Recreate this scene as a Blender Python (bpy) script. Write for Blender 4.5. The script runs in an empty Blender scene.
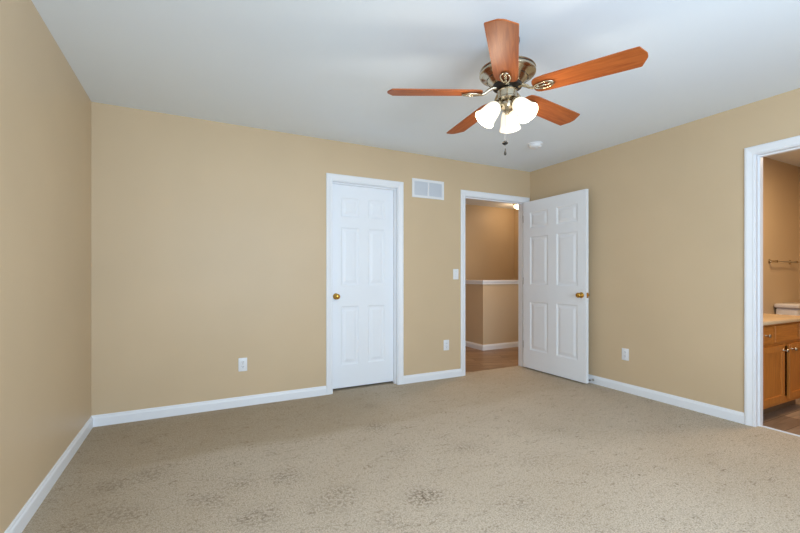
import bpy, bmesh, math, random
from mathutils import Vector, Matrix
C = bpy.context.scene.collection
SC = bpy.context.scene
R = math.radians
random.seed(7)

# ------------------------------------------------------------------ camera
cam_d = bpy.data.cameras.new('camera')
cam = bpy.data.objects.new('camera', cam_d)
C.objects.link(cam)
cam.location = (0.6931, -3.7257, 1.1277)
cam.rotation_euler = (R(90), 0, -R(27.1075))
cam_d.sensor_width = 36
cam_d.lens = 400.12 / 800 * 36
cam_d.shift_y = 10.05 / 800
cam_d.clip_start = 0.05
SC.camera = cam

# ------------------------------------------------------------------ world, light, exposure
w = bpy.data.worlds.new('world')
SC.world = w
w.use_nodes = True
w.node_tree.nodes['Background'].inputs[0].default_value = (0.62, 0.78, 1.0, 1)
w.node_tree.nodes['Background'].inputs[1].default_value = 0.8


def area(name, loc, rot, sx, sy, power, col):
    d = bpy.data.lights.new(name, 'AREA')
    d.shape = 'RECTANGLE'
    d.size, d.size_y, d.energy, d.color = sx, sy, power, col
    o = bpy.data.objects.new(name, d)
    o.location, o.rotation_euler = loc, rot
    C.objects.link(o)
    return o


def point(name, loc, power, col, rad=0.05):
    d = bpy.data.lights.new(name, 'POINT')
    d.energy, d.color, d.shadow_soft_size = power, col, rad
    o = bpy.data.objects.new(name, d)
    o.location = loc
    C.objects.link(o)
    return o


DAY = (0.66, 0.83, 1.0)
area('daylight_rear_window', (1.75, -4.56, 1.35), (R(102), 0, 0), 2.7, 1.5, 104, DAY)
area('bathroom_lamp', (5.6, -2.6, 2.40), (0, 0, 0), 0.5, 0.5, 27, (1.0, 0.72, 0.42))
point('hall_lamp', (5.86, 1.72, 2.30), 3.6, (1.0, 0.70, 0.42), 0.06)
area('hall_fill_light', (4.5, 0.48, 2.38), (0, 0, 0), 0.4, 0.4, 17, (1.0, 0.66, 0.34))  # unseen fill added to brighten the half wall and hall floor

SC.view_settings.view_transform = 'Standard'
SC.view_settings.look = 'None'
SC.view_settings.gamma = 1
SC.view_settings.use_curve_mapping = False
SC.view_settings.exposure = -0.03


# ------------------------------------------------------------------ materials
def lin(r, g, b):
    f = lambda c: (c / 255 / 12.92) if c / 255 <= 0.04045 else ((c / 255 + 0.055) / 1.055) ** 2.4
    return (f(r), f(g), f(b), 1)


def mat(name, col, rough=0.5, metal=0.0, spec=None):
    m = bpy.data.materials.new(name)
    m.use_nodes = True
    b = m.node_tree.nodes['Principled BSDF']
    b.inputs['Base Color'].default_value = col
    b.inputs['Roughness'].default_value = rough
    b.inputs['Metallic'].default_value = metal
    if spec is not None:
        b.inputs['Specular IOR Level'].default_value = spec
    return m


class N:
    """small node-graph helper"""
    def __init__(s, m):
        s.t = m.node_tree
        s.b = s.t.nodes['Principled BSDF']
        s.co = s.t.nodes.new('ShaderNodeTexCoord').outputs['Object']

    def link(s, a, b):
        s.t.links.new(a, b)

    def mapping(s, scale=(1, 1, 1), rot=(0, 0, 0), src=None):
        n = s.t.nodes.new('ShaderNodeMapping')
        n.inputs['Scale'].default_value = scale
        n.inputs['Rotation'].default_value = rot
        s.link(src or s.co, n.inputs['Vector'])
        return n.outputs['Vector']

    def noise(s, scale, detail=3, rough=0.55, src=None, dist=0.0):
        n = s.t.nodes.new('ShaderNodeTexNoise')
        n.inputs['Scale'].default_value = scale
        n.inputs['Detail'].default_value = detail
        n.inputs['Roughness'].default_value = rough
        n.inputs['Distortion'].default_value = dist
        s.link(src or s.co, n.inputs['Vector'])
        return n.outputs['Fac']

    def ramp(s, fac, stops):
        n = s.t.nodes.new('ShaderNodeValToRGB')
        e = n.color_ramp.elements
        while len(e) < len(stops):
            e.new(0.5)
        for k, (p, c) in enumerate(stops):
            e[k].position = p
            e[k].color = c
        s.link(fac, n.inputs['Fac'])
        return n.outputs['Color']

    def mix(s, fac, a, b, mode='MIX'):
        n = s.t.nodes.new('ShaderNodeMix')
        n.data_type = 'RGBA'
        n.blend_type = mode
        for v, k in ((fac, 0), (a, 6), (b, 7)):
            if isinstance(v, (int, float)):
                n.inputs[k].default_value = v
            elif isinstance(v, tuple):
                n.inputs[k].default_value = v
            else:
                s.link(v, n.inputs[k])
        return n.outputs[2]

    def math(s, op, a, b=0.0):
        n = s.t.nodes.new('ShaderNodeMath')
        n.operation = op
        for k, v in enumerate((a, b)):
            if isinstance(v, (int, float)):
                n.inputs[k].default_value = v
            else:
                s.link(v, n.inputs[k])
        return n.outputs[0]

    def attr(s, name):
        n = s.t.nodes.new('ShaderNodeAttribute')
        n.attribute_name = name
        return n.outputs['Fac']

    def bump(s, h, strength, dist):
        n = s.t.nodes.new('ShaderNodeBump')
        n.inputs['Strength'].default_value = strength
        n.inputs['Distance'].default_value = dist
        s.link(h, n.inputs['Height'])
        s.link(n.outputs['Normal'], s.b.inputs['Normal'])

    def color(s, c):
        s.link(c, s.b.inputs['Base Color'])


def g(v):
    return (v, v, v, 1)


def paint(name, col, rough, bump_scale=220, strength=0.12, var=0.03):
    m = mat(name, col, rough, spec=0.35)
    n = N(m)
    lo = tuple(c * (1 - var) for c in col[:3]) + (1,)
    hi = tuple(min(1, c * (1 + var)) for c in col[:3]) + (1,)
    n.color(n.ramp(n.noise(1.3, 2), [(0.3, lo), (0.7, hi)]))
    n.bump(n.noise(bump_scale, 2), strength, 0.002)
    return m


M = {}
M['wall'] = paint('tan_wall_paint', lin(211, 188, 155), 0.42)
M['ceiling'] = paint('ceiling_paint', lin(238, 246, 255), 0.9, 160, 0.2, 0.01)
M['trim'] = paint('white_trim_paint', lin(240, 243, 248), 0.35, 60, 0.02, 0.01)
M['door'] = paint('white_door_paint', lin(242, 246, 252), 0.38, 90, 0.03, 0.01)
M['plastic'] = mat('white_plastic', lin(236, 238, 242), 0.35)
M['grey_slot'] = mat('grey_slot', lin(120, 122, 128), 0.5)
M['dark'] = mat('dark_recess', lin(30, 28, 26), 0.6)
M['louver'] = mat('pale_grey_louver', lin(226, 231, 238), 0.5)
M['brass'] = mat('polished_brass', lin(205, 160, 75), 0.22, 1.0)
M['chrome'] = mat('brushed_nickel', lin(188, 176, 154), 0.2, 1.0)
M['dark_metal'] = mat('dark_metal', lin(52, 46, 42), 0.4, 0.7)
M['steel'] = mat('satin_steel', lin(190, 186, 178), 0.3, 1.0)
M['porcelain'] = mat('white_porcelain', lin(226, 224, 226), 0.15)
M['rubber'] = mat('grey_rubber', lin(110, 112, 118), 0.6)
M['counter'] = mat('cream_countertop', lin(224, 196, 158), 0.2)


def carpet():
    m = mat('beige_cut_pile_carpet', lin(165, 143, 117), 0.95, spec=0.08)
    n = N(m)
    fib = n.noise(150, 4, 0.8)
    tuft = n.noise(46, 3, 0.7)
    streak = n.noise(7, 4, 0.65, n.mapping((1.0, 2.0, 1), (0, 0, R(25))))
    broad = n.noise(1.6, 3, 0.6)
    c = n.ramp(fib, [(0.32, lin(132, 117, 100)), (0.48, lin(199, 184, 164)), (0.68, lin(234, 224, 208))])
    c = n.mix(n.ramp(tuft, [(0.30, g(0.45)), (0.48, g(0.0))]), c, lin(130, 113, 93))
    fleck = n.math('MULTIPLY', n.ramp(streak, [(0.53, g(0)), (0.68, g(1))]), n.ramp(n.noise(58, 2, 0.6), [(0.50, g(0)), (0.60, g(1))]))
    c = n.mix(n.math('MULTIPLY', fleck, 0.7), c, lin(118, 100, 81))
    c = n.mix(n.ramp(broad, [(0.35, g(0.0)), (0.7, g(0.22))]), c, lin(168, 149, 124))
    # pile brushing along the far wall, widened to paint light falloff, and scuffed spots (vertex attributes of the carpet mesh)
    c = n.mix(n.math('MULTIPLY', n.attr('brushed_falloff'), 0.42), c, lin(158, 137, 106))
    sp = n.math('MULTIPLY', n.attr('scuff'), n.ramp(n.noise(58, 2, 0.6), [(0.46, g(0.04)), (0.57, g(1))]))
    c = n.mix(n.math('MULTIPLY', sp, 0.6), c, lin(100, 83, 66))
    n.color(c)
    n.bump(n.math('ADD', fib, n.math('MULTIPLY', tuft, 0.6)), 0.6, 0.010)
    return m


def planks(name, a, b, rotz, joint=lin(70, 50, 36)):
    m = mat(name, a, 0.38)
    n = N(m)
    v = n.mapping((1, 1, 1), (0, 0, rotz))
    br = n.t.nodes.new('ShaderNodeTexBrick')
    br.inputs['Scale'].default_value = 1.0
    br.inputs['Brick Width'].default_value = 0.9
    br.inputs['Row Height'].default_value = 0.15
    br.inputs['Mortar Size'].default_value = 0.0025
    br.inputs['Color1'].default_value = a
    br.inputs['Color2'].default_value = b
    br.inputs['Mortar'].default_value = joint
    n.link(v, br.inputs['Vector'])
    grain = n.noise(5, 5, 0.65, n.mapping((0.8, 5, 1), (0, 0, 0), v), 0.6)
    n.color(n.mix(0.75, br.outputs['Color'], n.ramp(grain, [(0.3, g(0.42)), (0.68, g(1.0))]), 'MULTIPLY'))
    return m


def wood(name, a, b, rough, sc=(1.2, 14, 14)):
    m = mat(name, a, rough)
    n = N(m)
    gr = n.noise(4.5, 5, 0.6, n.mapping(sc), 0.9)
    n.color(n.ramp(gr, [(0.3, a), (0.7, b)]))
    return m


M['toe'] = mat('brown_toe_kick', lin(112, 88, 64), 0.6)
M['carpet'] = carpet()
M['hall_floor'] = planks('wood_look_hall_floor', lin(190, 156, 124), lin(146, 114, 86), R(20))
M['bath_floor'] = planks('wood_look_bathroom_floor', lin(192, 164, 138), lin(140, 116, 96), R(0))
M['blade'] = wood('reddish_wood_blade', lin(148, 72, 30), lin(182, 101, 48), 0.42)
M['blade'].node_tree.nodes['Principled BSDF'].inputs['Specular IOR Level'].default_value = 0.25
M['oak_v'] = wood('golden_oak_upright_grain', lin(176, 104, 38), lin(202, 130, 56), 0.4, (14, 14, 1.2))
M['oak_h'] = wood('golden_oak_level_grain', lin(176, 104, 38), lin(202, 130, 56), 0.4, (1.2, 14, 14))


def glow(name, col, strength, base):
    m = mat(name, base, 0.35)
    b = m.node_tree.nodes['Principled BSDF']
    b.inputs['Emission Color'].default_value = col
    b.inputs['Emission Strength'].default_value = strength
    return m


M['shade'] = glow('lit_frosted_glass', (1.0, 0.86, 0.66, 1), 0.88, lin(240, 232, 215))
M['bulb'] = glow('lit_bulb', (1.0, 0.85, 0.6, 1), 12, lin(250, 245, 235))
M['hall_dome'] = glow('lit_hall_dome', (1.0, 0.82, 0.55, 1), 3.5, lin(245, 235, 215))


# ------------------------------------------------------------------ mesh helpers
def obj(name, bm, m, parent=None, smooth=None, loc=None, normals=True):
    if normals:
        bmesh.ops.recalc_face_normals(bm, faces=bm.faces)
    me = bpy.data.meshes.new(name)
    bm.to_mesh(me)
    bm.free()
    me.materials.append(m)
    if smooth is not None:
        me.shade_smooth()
        me.set_sharp_from_angle(angle=R(smooth))
    o = bpy.data.objects.new(name, me)
    C.objects.link(o)
    if parent is not None:
        o.parent = parent
    if loc is not None:
        o.location = loc
    return o


def tag(o, label, cat, group=None, kind=None):
    o['label'] = label
    o['category'] = cat
    if group:
        o['group'] = group
    if kind:
        o['kind'] = kind
    return o


def struct(o, label, cat):
    return tag(o, label, cat, kind='structure')


def empty(name, loc=(0, 0, 0), rz=0.0):
    o = bpy.data.objects.new(name, None)
    o.location = loc
    o.rotation_euler = (0, 0, rz)
    o.empty_display_size = 0.1
    C.objects.link(o)
    return o


def box(bm, x0, x1, y0, y1, z0, z1, bev=0.0, seg=2):
    r = bmesh.ops.create_cube(bm, size=1)
    vs = r['verts']
    for v in vs:
        v.co = Vector(((x0 + x1) / 2 + v.co.x * (x1 - x0), (y0 + y1) / 2 + v.co.y * (y1 - y0), (z0 + z1) / 2 + v.co.z * (z1 - z0)))
    if bev:
        es = list({e for v in vs for e in v.link_edges})
        bmesh.ops.bevel(bm, geom=es, offset=bev, segments=seg, affect='EDGES', profile=0.5)


def nb():
    return bmesh.new()


def lathe(bm, prof, seg=32, mtx=None):
    """profile of (r, z) turned about Z, then placed by mtx"""
    rings = []
    for r, z in prof:
        ring = []
        for k in range(seg):
            a = 2 * math.pi * k / seg
            p = Vector((r * math.cos(a), r * math.sin(a), z))
            ring.append(bm.verts.new(mtx @ p if mtx else p))
        rings.append(ring)
    for a, b in zip(rings, rings[1:]):
        for k in range(seg):
            bm.faces.new((a[k], a[(k + 1) % seg], b[(k + 1) % seg], b[k]))
    for ring, (r, z) in ((rings[0], prof[0]), (rings[-1], prof[-1])):
        if r > 1e-6:
            bm.faces.new(ring)
    bmesh.ops.remove_doubles(bm, verts=bm.verts, dist=1e-6)


def tube(bm, pts, rad, seg=10, closed=False):
    pts = [Vector(p) for p in pts]
    n = len(pts)
    rings = []
    up = None
    for i, p in enumerate(pts):
        a = pts[(i - 1) % n] if (closed or i > 0) else p
        b = pts[(i + 1) % n] if (closed or i < n - 1) else p
        d = (b - a).normalized()
        if up is None:
            up = d.orthogonal().normalized()
        else:
            up = (up - d * up.dot(d)).normalized()
        s = d.cross(up)
        r = rad[i] if isinstance(rad, (list, tuple)) else rad
        rings.append([bm.verts.new(p + (up * math.cos(2 * math.pi * k / seg) + s * math.sin(2 * math.pi * k / seg)) * r) for k in range(seg)])
    prs = list(zip(rings, rings[1:])) + ([(rings[-1], rings[0])] if closed else [])
    for a, b in prs:
        for k in range(seg):
            bm.faces.new((a[k], a[(k + 1) % seg], b[(k + 1) % seg], b[k]))
    if not closed:
        bm.faces.new(rings[0])
        bm.faces.new(rings[-1])


def axis_mtx(origin, direction):
    """matrix taking +Z to direction"""
    q = Vector((0, 0, 1)).rotation_difference(Vector(direction).normalized())
    return Matrix.Translation(Vector(origin)) @ q.to_matrix().to_4x4()


def prism(bm, poly, z0, z1):
    lo = [bm.verts.new((x, y, z0)) for x, y in poly]
    hi = [bm.verts.new((x, y, z1)) for x, y in poly]
    bm.faces.new(lo)
    bm.faces.new(hi)
    n = len(poly)
    for k in range(n):
        bm.faces.new((lo[k], lo[(k + 1) % n], hi[(k + 1) % n], hi[k]))


def slab(bm, u0, u1, v0, v1, d0, d1, holes, put):
    """solid wall u0..u1 x v0..v1, thickness d0..d1, with rectangular holes (a,b,c,d); put(u,v,d) -> xyz"""
    us = sorted({u0, u1} | {x for h in holes for x in h[:2]})
    vs = sorted({v0, v1} | {x for h in holes for x in h[2:]})
    solid = {}
    for i in range(len(us) - 1):
        for j in range(len(vs) - 1):
            cu, cv = (us[i] + us[i + 1]) / 2, (vs[j] + vs[j + 1]) / 2
            solid[i, j] = not any(h[0] < cu < h[1] and h[2] < cv < h[3] for h in holes)
    V = {}

    def vert(i, j, d):
        if (i, j, d) not in V:
            V[i, j, d] = bm.verts.new(put(us[i], vs[j], (d0, d1)[d]))
        return V[i, j, d]
    for (i, j), s in solid.items():
        if not s:
            continue
        for d in (0, 1):
            bm.faces.new((vert(i, j, d), vert(i + 1, j, d), vert(i + 1, j + 1, d), vert(i, j + 1, d)))
        for di, dj, e in ((-1, 0, ((i, j), (i, j + 1))), (1, 0, ((i + 1, j), (i + 1, j + 1))), (0, -1, ((i, j), (i + 1, j))), (0, 1, ((i, j + 1), (i + 1, j + 1)))):
            if not solid.get((i + di, j + dj), False):
                (a, b), (c, dd) = e
                bm.faces.new((vert(a, b, 0), vert(c, dd, 0), vert(c, dd, 1), vert(a, b, 1)))


XZ = lambda u, v, d: (u, d, v)      # wall along X
YZ = lambda u, v, d: (d, u, v)      # wall along Y
H = 2.44
W = 4.436
T = 0.115
REAR = -4.56
WX = W + T                           # bathroom side of the wall between the rooms
BX = 7.13                            # far end of the bathroom
BY = -1.64                           # bathroom wall behind the vanity
HY = 2.2                             # far wall of the hall
HX = 6.22                            # end wall of the hall

# ------------------------------------------------------------------ room shell
J = 0.018
CL = (1.873, 2.570, 2.050)           # closet opening: left, right, top
EN = (3.438, 4.350, 2.045)           # hall doorway
BA = (-3.08, -2.270, 2.040)          # bathroom doorway (y range)

bm = nb()
slab(bm, 0, WX, 0, H, 0, T, [(CL[0] - J, CL[1] + J, -1, CL[2] + J), (EN[0] - J, EN[1] + J, -1, EN[2] + J)], XZ)
struct(obj('wall_back', bm, M['wall']), 'tan painted wall holding the closed white door and the hall doorway', 'wall')
bm = nb()
box(bm, -T, 0, REAR - T, T, 0, H)
struct(obj('wall_left', bm, M['wall']), 'bare tan wall with no openings, running along the carpet', 'wall')
bm = nb()
slab(bm, REAR - T, 0, 0, H, W, WX, [(BA[0] - J, BA[1] + J, -1, BA[2] + J)], YZ)
struct(obj('wall_right', bm, M['wall']), 'tan wall with the bathroom doorway, behind the open door', 'wall')
bm = nb()
slab(bm, 0, W, 0, H, REAR - T, REAR, [(0.35, 3.15, 0.55, 2.15)], XZ)
struct(obj('wall_rear', bm, M['wall']), 'tan wall with a wide window, behind the viewer', 'wall')
bm = nb()
box(bm, -T, BX + T, REAR - T, HY + T, H, H + 0.1)
struct(obj('ceiling', bm, M['ceiling']), 'flat white ceiling carrying the fan and smoke detector', 'ceiling')

# carpet: fine grid with scuff wear and a pile tone that includes painted light falloff
NX, NY = 150, 160
x0, x1, y0, y1 = 0.0, W + 0.05, REAR, 0.10


def floor_hit(px, py):
    s, c = math.sin(R(27.1075)), math.cos(R(27.1075))
    r = Vector((s, c, 0)) + Vector((c, -s, 0)) * ((px - 400) / 400.12) + Vector((0, 0, 1)) * ((276.55 - py) / 400.12)
    t = -1.1277 / r.z
    return 0.6931 + r.x * t, -3.7257 + r.y * t


bm = nb()
grid = [[bm.verts.new((x0 + (x1 - x0) * i / NX, y0 + (y1 - y0) * j / NY, 0)) for j in range(NY + 1)] for i in range(NX + 1)]
for i in range(NX):
    for j in range(NY):
        bm.faces.new((grid[i][j], grid[i + 1][j], grid[i + 1][j + 1], grid[i][j + 1]))
SPOT_LIST = []
for px, py, rx, ry, s in [(425, 496, .09, .05, 1.4), (285, 476, .10, .05, .8), (257, 517, .10, .05, .9), (342, 492, .09, .05, .7),
                          (376, 427, .10, .06, .7), (240, 484, .08, .05, .7), (400, 452, .10, .10, .45), (470, 447, .14, .06, .5),
                          (210, 500, .10, .05, .7), (150, 474, .10, .05, .7), (108, 487, .09, .04, .8), (145, 442, .05, .03, .6),
                          (120, 515, .12, .05, .7), (370, 406, .07, .05, .5), (535, 462, .16, .06, .35), (610, 470, .16, .06, .35),
                          (520, 505, .12, .06, .45), (660, 430, .20, .05, .3), (560, 430, .18, .06, .3), (465, 380, .1, .06, .4),
                          (330, 505, .10, .05, .55), (388, 520, .09, .05, .5), (560, 520, .12, .05, .3), (80, 530, .09, .05, .6)]:
    fx, fy = floor_hit(px, py)
    SPOT_LIST.append((fx, fy, rx, ry, s))
bm.verts.ensure_lookup_table()
scuff, brushed_falloff = [], []
for v in bm.verts:
    x, y = v.co.x, v.co.y
    t = 0.0
    for fx, fy, rx, ry, s in SPOT_LIST:
        u, q = x - fx, y - fy
        a, b = (u * 0.89 - q * 0.456), (u * 0.456 + q * 0.89)
        t = max(t, s * math.exp(-(a / rx) ** 2 - (b / (ry * 1.6)) ** 2))
    scuff.append(t)
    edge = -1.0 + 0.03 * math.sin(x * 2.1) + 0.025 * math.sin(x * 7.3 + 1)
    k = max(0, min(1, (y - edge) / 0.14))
    k *= max(0.5, min(1, (2.75 - x) / 0.9))  # half strength kept across the room to paint dimmer light far back
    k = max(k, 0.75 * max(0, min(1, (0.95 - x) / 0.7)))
    brushed_falloff.append(k * k * (3 - 2 * k))
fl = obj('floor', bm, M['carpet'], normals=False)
for nm, vals in (('scuff', scuff), ('brushed_falloff', brushed_falloff)):
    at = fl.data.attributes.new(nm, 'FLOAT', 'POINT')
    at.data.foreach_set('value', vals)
struct(fl, 'beige cut pile carpet with trodden darker patches', 'floor')
bm = nb()
box(bm, 3.0, HX, 0.10, HY, -0.05, -0.004)
struct(obj('floor_hall', bm, M['hall_floor']), 'brown wood-look floor of the hall beyond the doorway', 'floor')
bm = nb()
box(bm, W + 0.05, BX, REAR, BY, -0.05, -0.004)
struct(obj('floor_bathroom', bm, M['bath_floor']), 'brown plank-look floor in front of the oak vanity', 'floor')
bm = nb()
box(bm, W + 0.045, W + 0.064, BA[0] + 0.001, BA[1] - 0.001, -0.004, 0.006, 0.002)
struct(obj('trim_threshold', bm, M['louver']), 'thin pale strip between carpet and bathroom floor', 'threshold strip')

# closet behind the closed door
for nm, q, lb in (('wall_closet_back', (1.30, 3.0, .75, .80), 'tan wall at the back of the closet'), ('wall_closet_side', (1.30, 1.35, T, .75), 'tan side wall of the closet')):
    bm = nb()
    box(bm, *q, 0, H)
    struct(obj(nm, bm, M['wall']), lb, 'wall')
bm = nb()
box(bm, 1.30, 3.0, 0.10, .75, -0.05, -0.001)
struct(obj('floor_closet', bm, M['carpet']), 'beige carpet inside the closet behind the closed door', 'floor')

# hall and bathroom walls
bm = nb()
box(bm, 3.0, HX + T, HY, HY + T, 0, H)
struct(obj('wall_hall_far', bm, M['wall']), 'tan hall wall rising behind the white-capped half wall', 'wall')
bm = nb()
box(bm, HX, HX + T, T, HY, 0, H)
struct(obj('wall_hall_end', bm, M['wall']), 'narrow strip of tan hall wall under the hall lamp', 'wall')
bm = nb()
box(bm, 2.9, 3.0, T, HY + T, 0, H)
struct(obj('wall_hall_near', bm, M['wall']), 'tan hall wall hidden beside the doorway', 'wall')
bm = nb()
box(bm, WX, BX + T, BY, BY + T, 0, H)
struct(obj('wall_bathroom_back', bm, M['wall']), 'tan bathroom wall carrying the towel bar', 'wall')
bm = nb()
box(bm, BX, BX + T, REAR, BY, 0, H)
struct(obj('wall_bathroom_end', bm, M['wall']), 'tan bathroom wall beyond the toilet', 'wall')
bm = nb()
box(bm, WX, BX, REAR - T, REAR, 0, H)
struct(obj('wall_bathroom_rear', bm, M['wall']), 'tan bathroom wall opposite the vanity', 'wall')

# half wall around the stairwell
bm = nb()
HWX, HWY = 4.62, 1.152
prism(bm, [(HWX, HWY), (HX, HWY), (HX, HWY + T), (HWX + T, HWY + T), (HWX + T, HY), (HWX, HY)], -0.004, 1.02)
hw = struct(obj('wall_stairwell', bm, M['wall']), 'low tan half wall with a white cap in the hall', 'half wall')
bm = nb()
e = 0.02
prism(bm, [(HWX - e, HWY - e), (HX, HWY - e), (HX, HWY + T + e), (HWX + T + e, HWY + T + e), (HWX + T + e, HY), (HWX - e, HY)], 1.046, 1.072)
prism(bm, [(HWX - .011, HWY - .011), (HX, HWY - .011), (HX, HWY + .02), (HWX + .02, HWY + .02), (HWX + .02, HY), (HWX - .011, HY)], 1.008, 1.046)
obj('cap', bm, M['trim'], hw)


# ------------------------------------------------------------------ baseboards
BB = [(0, 0), (0.013, 0), (0.013, 0.058), (0.011, 0.066), (0.0075, 0.071), (0.0065, 0.079), (0.004, 0.085), (0, 0.085)]


def baseboard(name, a, b, nrm, label, ca=0, cb=0, z0=0.0, prof=BB):
    """from a to b on the floor, thickness towards nrm; ca/cb = mitre slope at each end"""
    a, b, nrm = Vector((*a, 0)), Vector((*b, 0)), Vector((*nrm, 0))
    d = (b - a).normalized()
    bm = nb()
    A = [bm.verts.new(a + nrm * t + d * (t * ca) + Vector((0, 0, z + z0))) for t, z in prof]
    B = [bm.verts.new(b + nrm * t - d * (t * cb) + Vector((0, 0, z + z0))) for t, z in prof]
    n = len(prof)
    for k in range(n):
        bm.faces.new((A[k], A[(k + 1) % n], B[(k + 1) % n], B[k]))
    bm.faces.new(A)
    bm.faces.new(B)
    return struct(obj(name, bm, M['trim']), label, 'baseboard')


CW = 0.062
baseboard('baseboard_left', (0, REAR), (0, 0), (1, 0), 'white baseboard along the bare windowless wall', 0, 1)
baseboard('baseboard_back', (0, 0), (CL[0] - .005 - CW, 0), (0, -1), 'long white baseboard from the room corner to the closed door', 1, 0)
baseboard('baseboard_back', (CL[1] + .005 + CW, 0), (EN[0] - .005 - CW, 0), (0, -1), 'short white baseboard between the closed door and the hall doorway')
baseboard('baseboard_right', (W, 0), (W, BA[1] + .005 + CW), (-1, 0), 'white baseboard from the open door to the bathroom doorway')
baseboard('baseboard_hall', (HWX, HWY), (HX, HWY), (0, -1), 'white baseboard on the lit face of the hall half wall', -1, 0, -0.004)
baseboard('baseboard_hall', (HWX, HWY), (HWX, HY), (-1, 0), 'white baseboard on the shaded side of the hall half wall', -1, 0, -0.004)
baseboard('baseboard_bathroom', (5.47, BY), (BX, BY), (0, -1), 'white baseboard behind the toilet', 0, 0, -0.004)


# ------------------------------------------------------------------ door frames
def frame(name, u0, u1, top, put, side, depth0, depth1, stop, label):
    """casing on the room face (d=0 side), jamb lining and stop bead; put(u, v, d)"""
    rv = 0.005
    prof = [(0, 0), (0, .008), (.006, .0105), (.012, .0085), (.018, .0095), (.040, .0155), (.050, .0165), (.056, .0150), (.062, .011), (.062, 0)]
    bm = nb()
    lines = []
    for w_, t in prof:
        a, b, h = u0 - rv - w_, u1 + rv + w_, top + rv + w_
        lines.append([bm.verts.new(put(*p, side * t)) for p in ((a, 0.0), (a, h), (b, h), (b, 0.0))])
    for p, q in zip(lines, lines[1:] + lines[:1]):
        for k in range(3):
            bm.faces.new((p[k], p[k + 1], q[k + 1], q[k]))
    bm.faces.new([l[0] for l in lines])
    bm.faces.new([l[3] for l in lines])
    root = struct(obj(name, bm, M['trim']), label, 'door frame')

    def u_shape(lo, hi, t_in, nm):
        b2 = nb()
        for (ua, ub, va, vb) in ((u0 - lo, u0 + t_in, -0.004, top + lo), (u1 - t_in, u1 + lo, -0.004, top + lo), (u0 + t_in, u1 - t_in, top - t_in, top + lo)):
            p0, p1 = put(ua, va, hi[0]), put(ub, vb, hi[1])
            box(b2, min(p0[0], p1[0]), max(p0[0], p1[0]), min(p0[1], p1[1]), max(p0[1], p1[1]), min(p0[2], p1[2]), max(p0[2], p1[2]))
        obj(nm, b2, M['trim'], root)
    u_shape(J - .001, (depth0, depth1), 0.0, 'jamb')
    u_shape(0.0, stop, 0.011, 'stop_bead')
    return root


FC = frame('trim_1', CL[0], CL[1], CL[2], lambda u, v, d: (u, d, v), -1, 0, T, (0.045, 0.078), 'white moulded frame around the closed six-panel door')
FE = frame('trim_2', EN[0], EN[1], EN[2], lambda u, v, d: (u, d, v), -1, 0, T, (0.038, 0.071), 'white moulded frame of the doorway to the hall')
FB = frame('trim_3', BA[0], BA[1], BA[2], lambda u, v, d: (W + d, u, v), -1, 0, T, (0.040, 0.073), 'white moulded frame of the bathroom doorway')


# ------------------------------------------------------------------ six-panel doors
def door_mesh(bm, wd, ht, th, put, st=0.104, mu=0.096):
    pw = (wd - 2 * st - mu) / 2
    us = [0, st, st + pw, st + pw + mu, wd - st, wd]
    vs = [0, 0.222, 0.812, 1.012, 1.598, 1.700, 1.895, ht]
    for face in (0, 1):
        def P(u, v, dep):
            d = dep if face == 0 else th - dep
            return bm.verts.new(put(u, v, d))
        for i in range(5):
            for j in range(7):
                a, b, c, d = us[i], us[i + 1], vs[j], vs[j + 1]
                if i in (1, 3) and j in (1, 3, 5):
                    prev = None
                    for ins, dep in ((0, 0), (.004, .0015), (.013, .0075), (.020, .0085), (.030, .0085), (.052, .0025), (.056, .002)):
                        ring = [P(a + ins, c + ins, dep), P(b - ins, c + ins, dep), P(b - ins, d - ins, dep), P(a + ins, d - ins, dep)]
                        if prev:
                            for k in range(4):
                                bm.faces.new((prev[k], prev[(k + 1) % 4], ring[(k + 1) % 4], ring[k]))
                        prev = ring
                    bm.faces.new(prev)
                else:
                    bm.faces.new((P(a, c, 0), P(b, c, 0), P(b, d, 0), P(a, d, 0)))
    for i in range(5):
        for v in (0, ht):
            bm.faces.new([bm.verts.new(put(*q)) for q in ((us[i], v, 0), (us[i + 1], v, 0), (us[i + 1], v, th), (us[i], v, th))])
    for j in range(7):
        for u in (0, wd):
            bm.faces.new([bm.verts.new(put(*q)) for q in ((u, vs[j], 0), (u, vs[j + 1], 0), (u, vs[j + 1], th), (u, vs[j], th))])
    bmesh.ops.remove_doubles(bm, verts=bm.verts, dist=1e-5)


def knob(parent, at, out):
    """round knob on a rosette; at = point on the door face, out = outward direction"""
    bm = nb()
    lathe(bm, [(0, 0), (.031, 0), (.031, .003), (.027, .008), (.016, .010), (.012, .014), (.011, .026), (.014, .032), (.022, .036), (.0265, .044),
               (.0275, .051), (.025, .059), (.018, .065), (.008, .068), (0, .0685)], 28, axis_mtx(at, out))
    return obj('door_knob', bm, M['brass'], parent, 60)


# closed closet door: swings into the closet, so its face sits deep in the frame
bm = nb()
dz = 0.022
door_mesh(bm, CL[1] - CL[0] - .006, CL[2] - dz - .003, 0.035, lambda u, v, d: (CL[0] + .003 + u, 0.079 + d, dz + v))
d1 = struct(obj('door_1', bm, M['door']), 'closed white six-panel door with a round brass knob', 'door')
knob(d1, (CL[0] + .057, .079, .932), (0, -1, 0))

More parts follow.
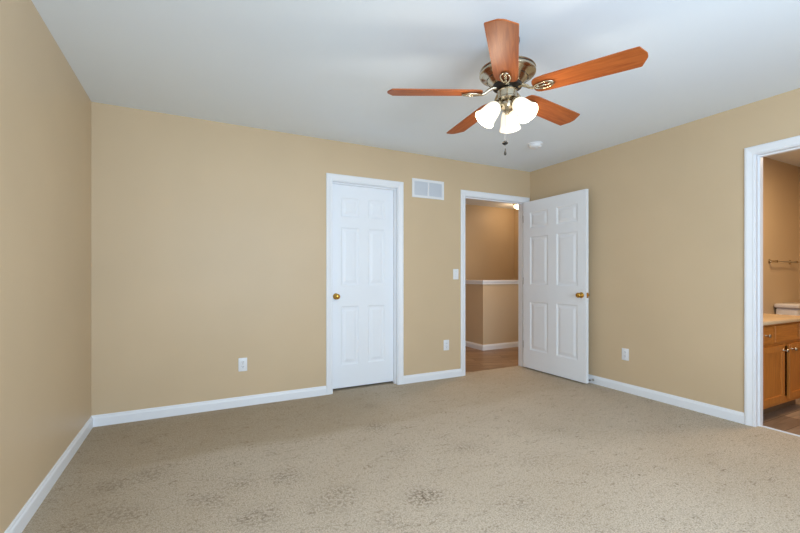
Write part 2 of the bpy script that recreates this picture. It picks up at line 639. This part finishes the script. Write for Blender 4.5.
# hall door standing open at a right angle
DX, DY0, DL = 4.312, -0.012, 0.893
bm = nb()
door_mesh(bm, DL, 2.027, 0.035, lambda u, v, d: (DX + d, DY0 - u, 0.014 + v), 0.107, 0.120)
d2 = struct(obj('door_2', bm, M['door']), 'white six-panel door standing open into the room beside the hall doorway', 'door')
ky = DY0 - DL + 0.058
knob(d2, (DX, ky, .932), (-1, 0, 0))
knob(d2, (DX + .035, ky, .932), (1, 0, 0))
bm = nb()
box(bm, DX + .005, DX + .030, DY0 - DL - .0015, DY0 - DL + .001, .904, .960, .0005)
box(bm, DX + .012, DX + .024, DY0 - DL - .011, DY0 - DL - .001, .921, .943, .003)
obj('latch', bm, M['brass'], d2)['label'] = 'brass latch plate on the door edge'
for hz in (0.24, 1.03, 1.80):
    bm = nb()
    lathe(bm, [(0, 0), (.006, 0), (.006, .088), (0, .088)], 12, Matrix.Translation((EN[1] + .0005, -.0085, hz)))
    box(bm, EN[1] - .0022, EN[1] - .0002, -.004, .034, hz, hz + .088)
    box(bm, DX + .004, DX + .034, DY0 - .001, DY0 + .0012, hz, hz + .088)
    obj('hinge', bm, M['steel'], d2, 40)

# ------------------------------------------------------------------ wall fittings
# return-air grille
vx0, vx1, vz0, vz1 = 2.743, 3.142, 1.974, 2.174
v = empty('wall_vent', ((vx0 + vx1) / 2, 0, (vz0 + vz1) / 2))
tag(v, 'white two-bay louvered air grille high beside the closed door', 'vent')
hw_, hh_ = (vx1 - vx0) / 2, (vz1 - vz0) / 2
bm = nb()
slab(bm, -hw_, hw_, -hh_, hh_, -0.009, 0, [(-hw_ + .026, -.008, -hh_ + .026, hh_ - .026), (.008, hw_ - .026, -hh_ + .026, hh_ - .026)], XZ)
obj('grille_frame', bm, M['plastic'], v)
bm = nb()
box(bm, -hw_ + .024, hw_ - .024, -.0012, -.0002, -hh_ + .024, hh_ - .024)
obj('backing', bm, M['louver'], v)
for sx in (-1, 1):
    bm = nb()
    a, b = sorted((sx * .008, sx * (hw_ - .026)))
    k = -hh_ + .030
    while k < hh_ - .028:
        p = [(-.0072, k - .0045), (-.0062, k - .0055), (-.0016, k + .0035), (-.0026, k + .0045)]
        A = [bm.verts.new((a, y, z)) for y, z in p]
        B = [bm.verts.new((b, y, z)) for y, z in p]
        for q in range(4):
            bm.faces.new((A[q], A[(q + 1) % 4], B[(q + 1) % 4], B[q]))
        k += .0098
    obj('louvers', bm, M['louver'], v)


def plate_base(name, loc, rz):
    o = empty(name, loc, rz)
    bm = nb()
    box(bm, -.036, .036, -.006, 0, -.058, .058, .004, 2)
    obj('cover_plate', bm, M['plastic'], o, 40)
    return o


def outlet(loc, rz, label):
    o = plate_base('power_outlet', loc, rz)
    tag(o, label, 'outlet', 'duplex power outlets')
    for s in (-1, 1):
        cz = s * .0195
        bm = nb()
        pts = []
        for k in range(24):
            a = 2 * math.pi * k / 24
            pts.append((.0172 * math.cos(a), max(-.0135, min(.0135, .0172 * math.sin(a)))))
        lo = [bm.verts.new((x, -.0062, z + cz)) for x, z in pts]
        hi = [bm.verts.new((x, -.0082, z + cz)) for x, z in pts]
        bm.faces.new(hi)
        for k in range(24):
            bm.faces.new((lo[k], lo[(k + 1) % 24], hi[(k + 1) % 24], hi[k]))
        bmesh.ops.remove_doubles(bm, verts=bm.verts, dist=1e-6)
        f = obj('socket', bm, M['plastic'], o)
        bm = nb()
        for sx in (-1, 1):
            box(bm, sx * .0065 - .0014, sx * .0065 + .0014, -.0087, -.0080, cz - .001, cz + .009)
        lathe(bm, [(0, 0), (.0028, 0), (.0028, .0007), (0, .0007)], 10, axis_mtx((0, -.008, cz - .0075), (0, -1, 0)))
        obj('slots', bm, M['grey_slot'], f)
    bm = nb()
    lathe(bm, [(0, 0), (.003, 0), (.0025, .001), (0, .0012)], 10, axis_mtx((0, -.006, 0), (0, -1, 0)))
    obj('screw', bm, M['steel'], o)
    return o


outlet((1.062, 0, .362), 0, 'white duplex outlet on the long bare stretch of wall before the closed door')
outlet((3.177, 0, .366), 0, 'white duplex outlet on the narrow wall between the two doorways, under the switch')
outlet((W, -1.249, .368), -R(90), 'white duplex outlet on the wall between the open door and the bathroom doorway')
sw = plate_base('light_switch', (3.304, 0, 1.154), 0)
tag(sw, 'white toggle light switch beside the hall doorway frame', 'light switch')
bm = nb()
box(bm, -.005, .005, -.0175, -.006, -.004, .010, .0015)
obj('toggle', bm, M['plastic'], sw)
for s in (-1, 1):
    bm = nb()
    lathe(bm, [(0, 0), (.003, 0), (.0025, .001), (0, .0012)], 10, axis_mtx((0, -.006, s * .030), (0, -1, 0)))
    obj('screw', bm, M['steel'], sw)

bm = nb()
box(bm, -.0068, .0068, -.0068, -.0058, -.0125, .0125)
obj('toggle_slot', bm, M['louver'], sw)

# door stop on the baseboard behind the open door
ds = empty('door_stop', (W - .013, -.905, .042))
tag(ds, 'small rubber-tipped door stop on the baseboard behind the open door', 'door stop')
bm = nb()
lathe(bm, [(0, 0), (.011, 0), (.011, .003), (.005, .006), (.0045, .050), (0, .050)], 14, axis_mtx((0, 0, 0), (-1, 0, 0)))
obj('shaft', bm, M['steel'], ds, 40)
bm = nb()
lathe(bm, [(0, .048), (.008, .048), (.0095, .055), (.008, .064), (0, .065)], 14, axis_mtx((0, 0, 0), (-1, 0, 0)))
obj('rubber_tip', bm, M['rubber'], ds, 40)

# smoke detector
sd = empty('smoke_detector', (3.688, -.809, H))
tag(sd, 'round white smoke detector on the ceiling near the corner', 'smoke detector')
bm = nb()
lathe(bm, [(0, 0), (.072, 0), (.072, -.010), (.066, -.013), (0, -.013)], 40)
obj('base', bm, M['plastic'], sd, 40)
bm = nb()
lathe(bm, [(0, -.013), (.060, -.013), (.062, -.018), (.058, -.032), (.046, -.040), (.020, -.043), (0, -.043)], 40)
obj('cover', bm, M['plastic'], sd, 40)
bm = nb()
lathe(bm, [(0, -.0425), (.012, -.0425), (.011, -.0455), (0, -.046)], 20, Matrix.Translation((.012, -.01, 0)))
obj('test_button', bm, M['louver'], sd, 40)

# ------------------------------------------------------------------ ceiling fan
FX, FY = 2.2362, -2.0191
fan = empty('ceiling_fan', (FX, FY, H))
tag(fan, 'five-blade wooden ceiling fan with three lit glass shades', 'ceiling fan')
Z = lambda z: z - H
bm = nb()
lathe(bm, [(0, 0), (.066, 0), (.067, -.012), (.062, -.034), (.045, -.052), (.022, -.060), (0, -.060)], 40)
obj('canopy', bm, M['dark_metal'], fan, 40)
bm = nb()
lathe(bm, [(0, -.058), (.0135, -.058), (.0135, -.125), (0, -.125)], 20)
obj('downrod', bm, M['chrome'], fan, 40)
bm = nb()
lathe(bm, [(0, Z(2.318)), (.03, Z(2.316)), (.045, Z(2.300)), (.085, Z(2.291)), (.125, Z(2.284)), (.144, Z(2.277)), (.1505, Z(2.272)), (.152, Z(2.268)), (.147, Z(2.264)), (.147, Z(2.260)),
           (.152, Z(2.257)), (.152, Z(2.247)), (.148, Z(2.241)), (.138, Z(2.236)), (.118, Z(2.229)), (.095, Z(2.205)), (.080, Z(2.190)), (0, Z(2.190))], 64)
motor = obj('motor_housing', bm, M['chrome'], fan, 30)
bm = nb()
lathe(bm, [(.140, Z(2.2655)), (.1485, Z(2.2655)), (.1485, Z(2.2585)), (.140, Z(2.2585))], 64)
obj('rim_band', bm, M['dark_metal'], motor, 30)
# pierced ornaments round the underside of the housing
bm = nb()
for k in range(15):
    a = 2 * math.pi * (k + .5) / 15
    m4 = Matrix.Rotation(a, 4, 'Z') @ axis_mtx((.1075, 0, Z(2.2222)), (-.5, 0, -.86))
    for dy, rr in ((0, .0085), (-.013, .005), (.013, .005)):
        lathe(bm, [(0, 0), (rr, 0), (rr * .8, .0022), (0, .0026)], 10, m4 @ Matrix.Translation((0, dy, 0)))
obj('vent_ornaments', bm, M['dark_metal'], motor, 40)
bm = nb()
lathe(bm, [(0, Z(2.191)), (.078, Z(2.191)), (.078, Z(2.174)), (.066, Z(2.168)), (0, Z(2.168))], 40)
obj('flywheel', bm, M['dark_metal'], fan, 40)
bm = nb()
lathe(bm, [(0, Z(2.169)), (.046, Z(2.169)), (.053, Z(2.164)), (.054, Z(2.156)), (.050, Z(2.152)), (.050, Z(2.122)), (.054, Z(2.118)), (.054, Z(2.111)), (.048, Z(2.104)), (.036, Z(2.099)), (0, Z(2.099))], 40)
obj('switch_housing', bm, M['chrome'], fan, 40)
bm = nb()
lathe(bm, [(0, Z(2.100)), (.030, Z(2.100)), (.034, Z(2.094)), (.041, Z(2.088)), (.041, Z(2.068)), (.034, Z(2.054)), (.022, Z(2.044)), (.012, Z(2.038)), (.008, Z(2.028)), (0, Z(2.026))], 32)
fit = obj('light_fitter', bm, M['chrome'], fan, 40)

# blades
TH = 0.0065


def blade_bm():
    bm = nb()
    half = [(.140, .022), (.144, .038), (.153, .051), (.170, .059), (.21, .0625), (.40, .066), (.585, .0695), (.634, .0705), (.639, .0685), (.664, .018), (.666, .010)]
    poly = [(x, y) for x, y in half] + [(x, -y) for x, y in reversed(half)]
    prism(bm, poly, 0, TH)
    bmesh.ops.bevel(bm, geom=[e for e in bm.edges if abs(e.verts[0].co.z - e.verts[1].co.z) < 1e-6], offset=.0012, segments=1, affect='EDGES')
    return bm


def iron_bm():
    bm = nb()
    # arm from the flywheel, dropping under the blade root
    tube(bm, [(.062, 0, .030), (.085, 0, .027), (.105, 0, .016), (.122, 0, .002), (.138, 0, -.006), (.160, 0, -.008)], [.010, .010, .009, .008, .0075, .006], 12)
    ring = []
    for k in range(28):
        a = 2 * math.pi * k / 28
        ring.append((.196 + .052 * math.cos(a), (.024 + .004 * math.cos(a)) * math.sin(a), -.0065))
    tube(bm, ring, .0052, 8, True)
    tube(bm, [(.150, 0, -.0065), (.244, 0, -.0065)], .0042, 8)
    for x, y in ((.165, .0), (.196, .0), (.226, .0)):
        lathe(bm, [(0, -.0005), (.009, -.0005), (.009, -.008), (.006, -.0115), (0, -.0125)], 12, Matrix.Translation((x, y, 0)))
    return bm


blade0 = iron0 = None
for k in range(5):
    a = R(-134.323 + 72 * k)
    rot = (-R(12), 0, a)
    if k == 0:
        blade0 = b = obj('blade', blade_bm(), M['blade'], fan)
        iron0 = i_ = obj('blade_iron', iron_bm(), M['chrome'], b, 50)
    else:
        b = blade0.copy()
        C.objects.link(b)
        b.parent = fan
        i_ = iron0.copy()
        C.objects.link(i_)
        i_.parent = b
    b.location = (0, 0, Z(2.144))
    b.rotation_mode = 'ZYX' if False else 'XYZ'
    b.rotation_euler = rot

# lamp arms, sockets, shades, bulbs
shade_prof = [(.0235, 0), (.028, .003), (.036, .012), (.043, .027), (.048, .046), (.051, .066), (.054, .084), (.059, .100), (.065, .112), (.063, .1125), (.057, .100), (.052, .084), (.049, .066), (.046, .046), (.041, .027), (.034, .013), (.0235, .005)]
WARM = (1.0, 0.87, 0.70)
for deg in (41, 161, 281):
    a = R(deg)
    u = Vector((math.cos(a), math.sin(a), 0))
    tl = R(40)
    d = u * math.sin(tl) - Vector((0, 0, math.cos(tl)))
    neck = u * .060 + Vector((0, 0, Z(2.078)))
    bm = nb()
    tube(bm, [u * .034 + Vector((0, 0, Z(2.080))), u * .044 + Vector((0, 0, Z(2.088))), neck - d * .012], .010, 12)
    lathe(bm, [(0, -.020), (.018, -.020), (.025, -.010), (.027, .004), (.0255, .010), (0, .010)], 24, axis_mtx(neck, d))
    arm = obj('lamp_arm', bm, M['chrome'], fan, 40)
    bm = nb()
    mt = axis_mtx(neck + d * .001, d)
    rings = []
    for r, z in shade_prof:
        r = .0235 + (r - .0235) * .90
        rings.append([bm.verts.new(mt @ Vector((r * math.cos(2 * math.pi * q / 32), r * math.sin(2 * math.pi * q / 32), z))) for q in range(32)])
    for A, B in zip(rings, rings[1:]):
        for q in range(32):
            bm.faces.new((A[q], A[(q + 1) % 32], B[(q + 1) % 32], B[q]))
    obj('lamp_shade', bm, M['shade'], fan, 60)
    bm = nb()
    lathe(bm, [(0, .008), (.012, .010), (.013, .030), (.020, .048), (.026, .066), (.024, .084), (.013, .096), (0, .099)], 20, axis_mtx(neck, d))
    obj('bulb', bm, M['bulb'], fan, 60)
    point('fan_bulb_light', Vector((FX, FY, H)) + neck + d * .135, 3.4, WARM, 0.035)

# pull chains with fobs
for (dx, dy, z_top, z_bot, kind) in ((-.022, -.006, 2.13, 1.872, 0), (-.006, .010, 2.13, 1.832, 1)):
    bm = nb()
    tube(bm, [(dx, dy, Z(z_top)), (dx, dy, Z(z_bot))], .0007, 6)
    ch = obj('pull_chain', bm, M['rubber'], fan)
    bm = nb()
    if kind == 0:
        lathe(bm, [(0, .012), (.005, .011), (.013, .006), (.0165, 0), (.013, -.006), (.005, -.011), (0, -.012)], 24, Matrix.Translation((dx, dy, Z(1.864))))
    else:
        lathe(bm, [(0, .020), (.003, .018), (.004, .004), (.0065, -.004), (.007, -.012), (.004, -.018), (0, -.019)], 16, Matrix.Translation((dx, dy, Z(1.822))))
    obj('chain_fob', bm, M['dark'], ch, 50)

# ------------------------------------------------------------------ hall ceiling lamp
hl = empty('hall_ceiling_lamp', (5.86, 1.72, H))
tag(hl, 'lit glass ceiling lamp in the hall, half hidden by the doorway frame', 'ceiling lamp')
bm = nb()
lathe(bm, [(0, 0), (.075, 0), (.075, -.018), (.06, -.024), (0, -.024)], 32)
obj('base', bm, M['brass'], hl, 40)
bm = nb()
lathe(bm, [(.055, -.022), (.066, -.034), (.070, -.052), (.062, -.072), (.042, -.088), (.018, -.096), (0, -.098)], 32)
obj('lamp_shade', bm, M['hall_dome'], hl, 60)

# ------------------------------------------------------------------ bathroom
# oak vanity: face frame, drawer fronts, two doors
VX0, VX1, VF, VB = WX + .002, 5.455, -2.235, BY
van = empty('vanity_cabinet', ((VX0 + VX1) / 2, VB, 0))
tag(van, 'golden oak bathroom vanity cabinet with metal knobs', 'cabinet')
ox, oy = -(VX0 + VX1) / 2, -VB


def vbox(bm, a, b, c, d, e_, f, bev=0.0):
    box(bm, a + ox, b + ox, c + oy, d + oy, e_, f, bev)


bm = nb()
vbox(bm, VX0, VX1, VF + .16, VB - .001, .088, .748)
slab(bm, VX0 + ox, VX1 + ox, .088, .748, VF + oy, VF + .16 + oy, [(4.62 + ox, 5.405 + ox, .14, .555)], XZ)
obj('carcass', bm, M['oak_h'], van)
bm = nb()
vbox(bm, VX0, VX1 - .005, VF + .075, VB - .002, -.004, .088)
obj('toe_kick', bm, M['toe'], van)


def front_panel(nm, a, b, z0, z1, m, st=.05):
    """frame-and-panel front, proud of the face frame"""
    bm = nb()
    y = VF - .0005
    vbox(bm, a, a + st, y - .019, y, z0, z1, .0025)
    vbox(bm, b - st, b, y - .019, y, z0, z1, .0025)
    vbox(bm, a + st - .001, b - st + .001, y - .0185, y, z0, z0 + st, .002)
    vbox(bm, a + st - .001, b - st + .001, y - .0185, y, z1 - st, z1, .002)
    vbox(bm, a + st - .002, b - st + .002, y - .010, y, z0 + st - .002, z1 - st + .002)
    return obj(nm, bm, m, van)


def flat_front(nm, a, b, z0, z1):
    bm = nb()
    vbox(bm, a, b, VF - .0195, VF - .0005, z0, z1, .004)
    return obj(nm, bm, M['oak_h'], van)


def cab_knob(parent, x, z):
    bm = nb()
    lathe(bm, [(0, 0), (.008, 0), (.006, .006), (.0055, .016), (.010, .020), (.0145, .026), (.013, .032), (.006, .035), (0, .0355)], 18, axis_mtx((x + ox, VF - .0195 + oy, z), (0, -1, 0)))
    obj('cabinet_knob', bm, M['steel'], parent, 50)


dr = flat_front('drawer', 4.575, 4.772, .600, .735)
cab_knob(dr, 4.634, .668)
flat_front('false_front', 4.802, 5.205, .600, .735)
dr2 = flat_front('drawer', 5.240, 5.440, .600, .735)
cab_knob(dr2, 5.340, .668)
da = front_panel('cabinet_door', 4.575, 4.969, .118, .572, M['oak_v'])
cab_knob(da, 4.940, .530)
db = front_panel('cabinet_door', 5.052, 5.450, .118, .572, M['oak_v'])
cab_knob(db, 5.092, .530)

bm = nb()
box(bm, WX + .002, 5.475, VF - .030, BY - .001, .750, .780, .006, 2)
ct = obj('countertop', bm, M['counter'], None, 40)
tag(ct, 'cream vanity countertop lying on the oak cabinet', 'countertop')
bm = nb()
box(bm, WX + .0022, WX + .020, VF - .020, BY - .022, .780, .86, .003)
box(bm, WX + .0022, 5.475, BY - .021, BY - .0012, .780, .86, .003)
obj('backsplash', bm, M['counter'], ct, 40)

# toilet against the back wall beyond the vanity
tx, ty = 6.68, BY - .012
to = empty('toilet', (tx, ty, -.004))
tag(to, 'white toilet tank showing above the vanity countertop', 'toilet')
bm = nb()
box(bm, -.215, .215, -.19, 0, .40, .785, .025, 3)
obj('tank', bm, M['porcelain'], to, 50)
bm = nb()
box(bm, -.232, .232, -.205, .004, .785, .832, .014, 3)
obj('tank_lid', bm, M['porcelain'], to, 50)
bm = nb()
rings = []
for zz, cy, rx, ry in ((0, -.30, .11, .23), (.06, -.30, .10, .22), (.18, -.32, .10, .20), (.28, -.37, .15, .24), (.36, -.41, .185, .27), (.40, -.42, .19, .28)):
    rings.append([bm.verts.new((rx * math.cos(2 * math.pi * q / 28), cy + ry * math.sin(2 * math.pi * q / 28), zz)) for q in range(28)])
for A, B in zip(rings, rings[1:]):
    for q in range(28):
        bm.faces.new((A[q], A[(q + 1) % 28], B[(q + 1) % 28], B[q]))
bm.faces.new(rings[0])
bm.faces.new(rings[-1])
box(bm, -.12, .12, -.20, -.02, .25, .40, .02, 2)
obj('bowl', bm, M['porcelain'], to, 50)
bm = nb()
rings = []
for zz, k in ((.401, .98), (.41, 1.02), (.432, 1.0), (.440, .93)):
    rings.append([bm.verts.new((.19 * k * math.cos(2 * math.pi * q / 28), -.43 + .265 * k * math.sin(2 * math.pi * q / 28), zz)) for q in range(28)])
for A, B in zip(rings, rings[1:]):
    for q in range(28):
        bm.faces.new((A[q], A[(q + 1) % 28], B[(q + 1) % 28], B[q]))
bm.faces.new(rings[0])
bm.faces.new(rings[-1])
obj('seat_lid', bm, M['porcelain'], to, 50)
bm = nb()
lathe(bm, [(0, 0), (.012, 0), (.012, .008), (0, .010)], 14, axis_mtx((-.15, -.19, .73), (0, -1, 0)))
tube(bm, [(-.15, -.204, .73), (-.08, -.206, .722)], .005, 8)
obj('flush_lever', bm, M['steel'], to, 50)

# towel bar over the toilet
tb = empty('towel_bar', (6.615, BY, 1.295))
tag(tb, 'metal towel bar on the bathroom wall above the toilet', 'towel bar')
bm = nb()
tube(bm, [(-.265, -.062, 0), (.33, -.062, 0)], .008, 12)
obj('bar', bm, M['steel'], tb, 40)
for s in (-1, 1):
    bm = nb()
    lathe(bm, [(0, 0), (.026, 0), (.026, .006), (.016, .012), (.010, .020), (.010, .048), (.014, .054), (.014, .070), (.008, .076), (0, .077)], 20, axis_mtx((s * .255, 0, 0), (0, -1, 0)))
    obj('bracket', bm, M['chrome'], tb, 40)
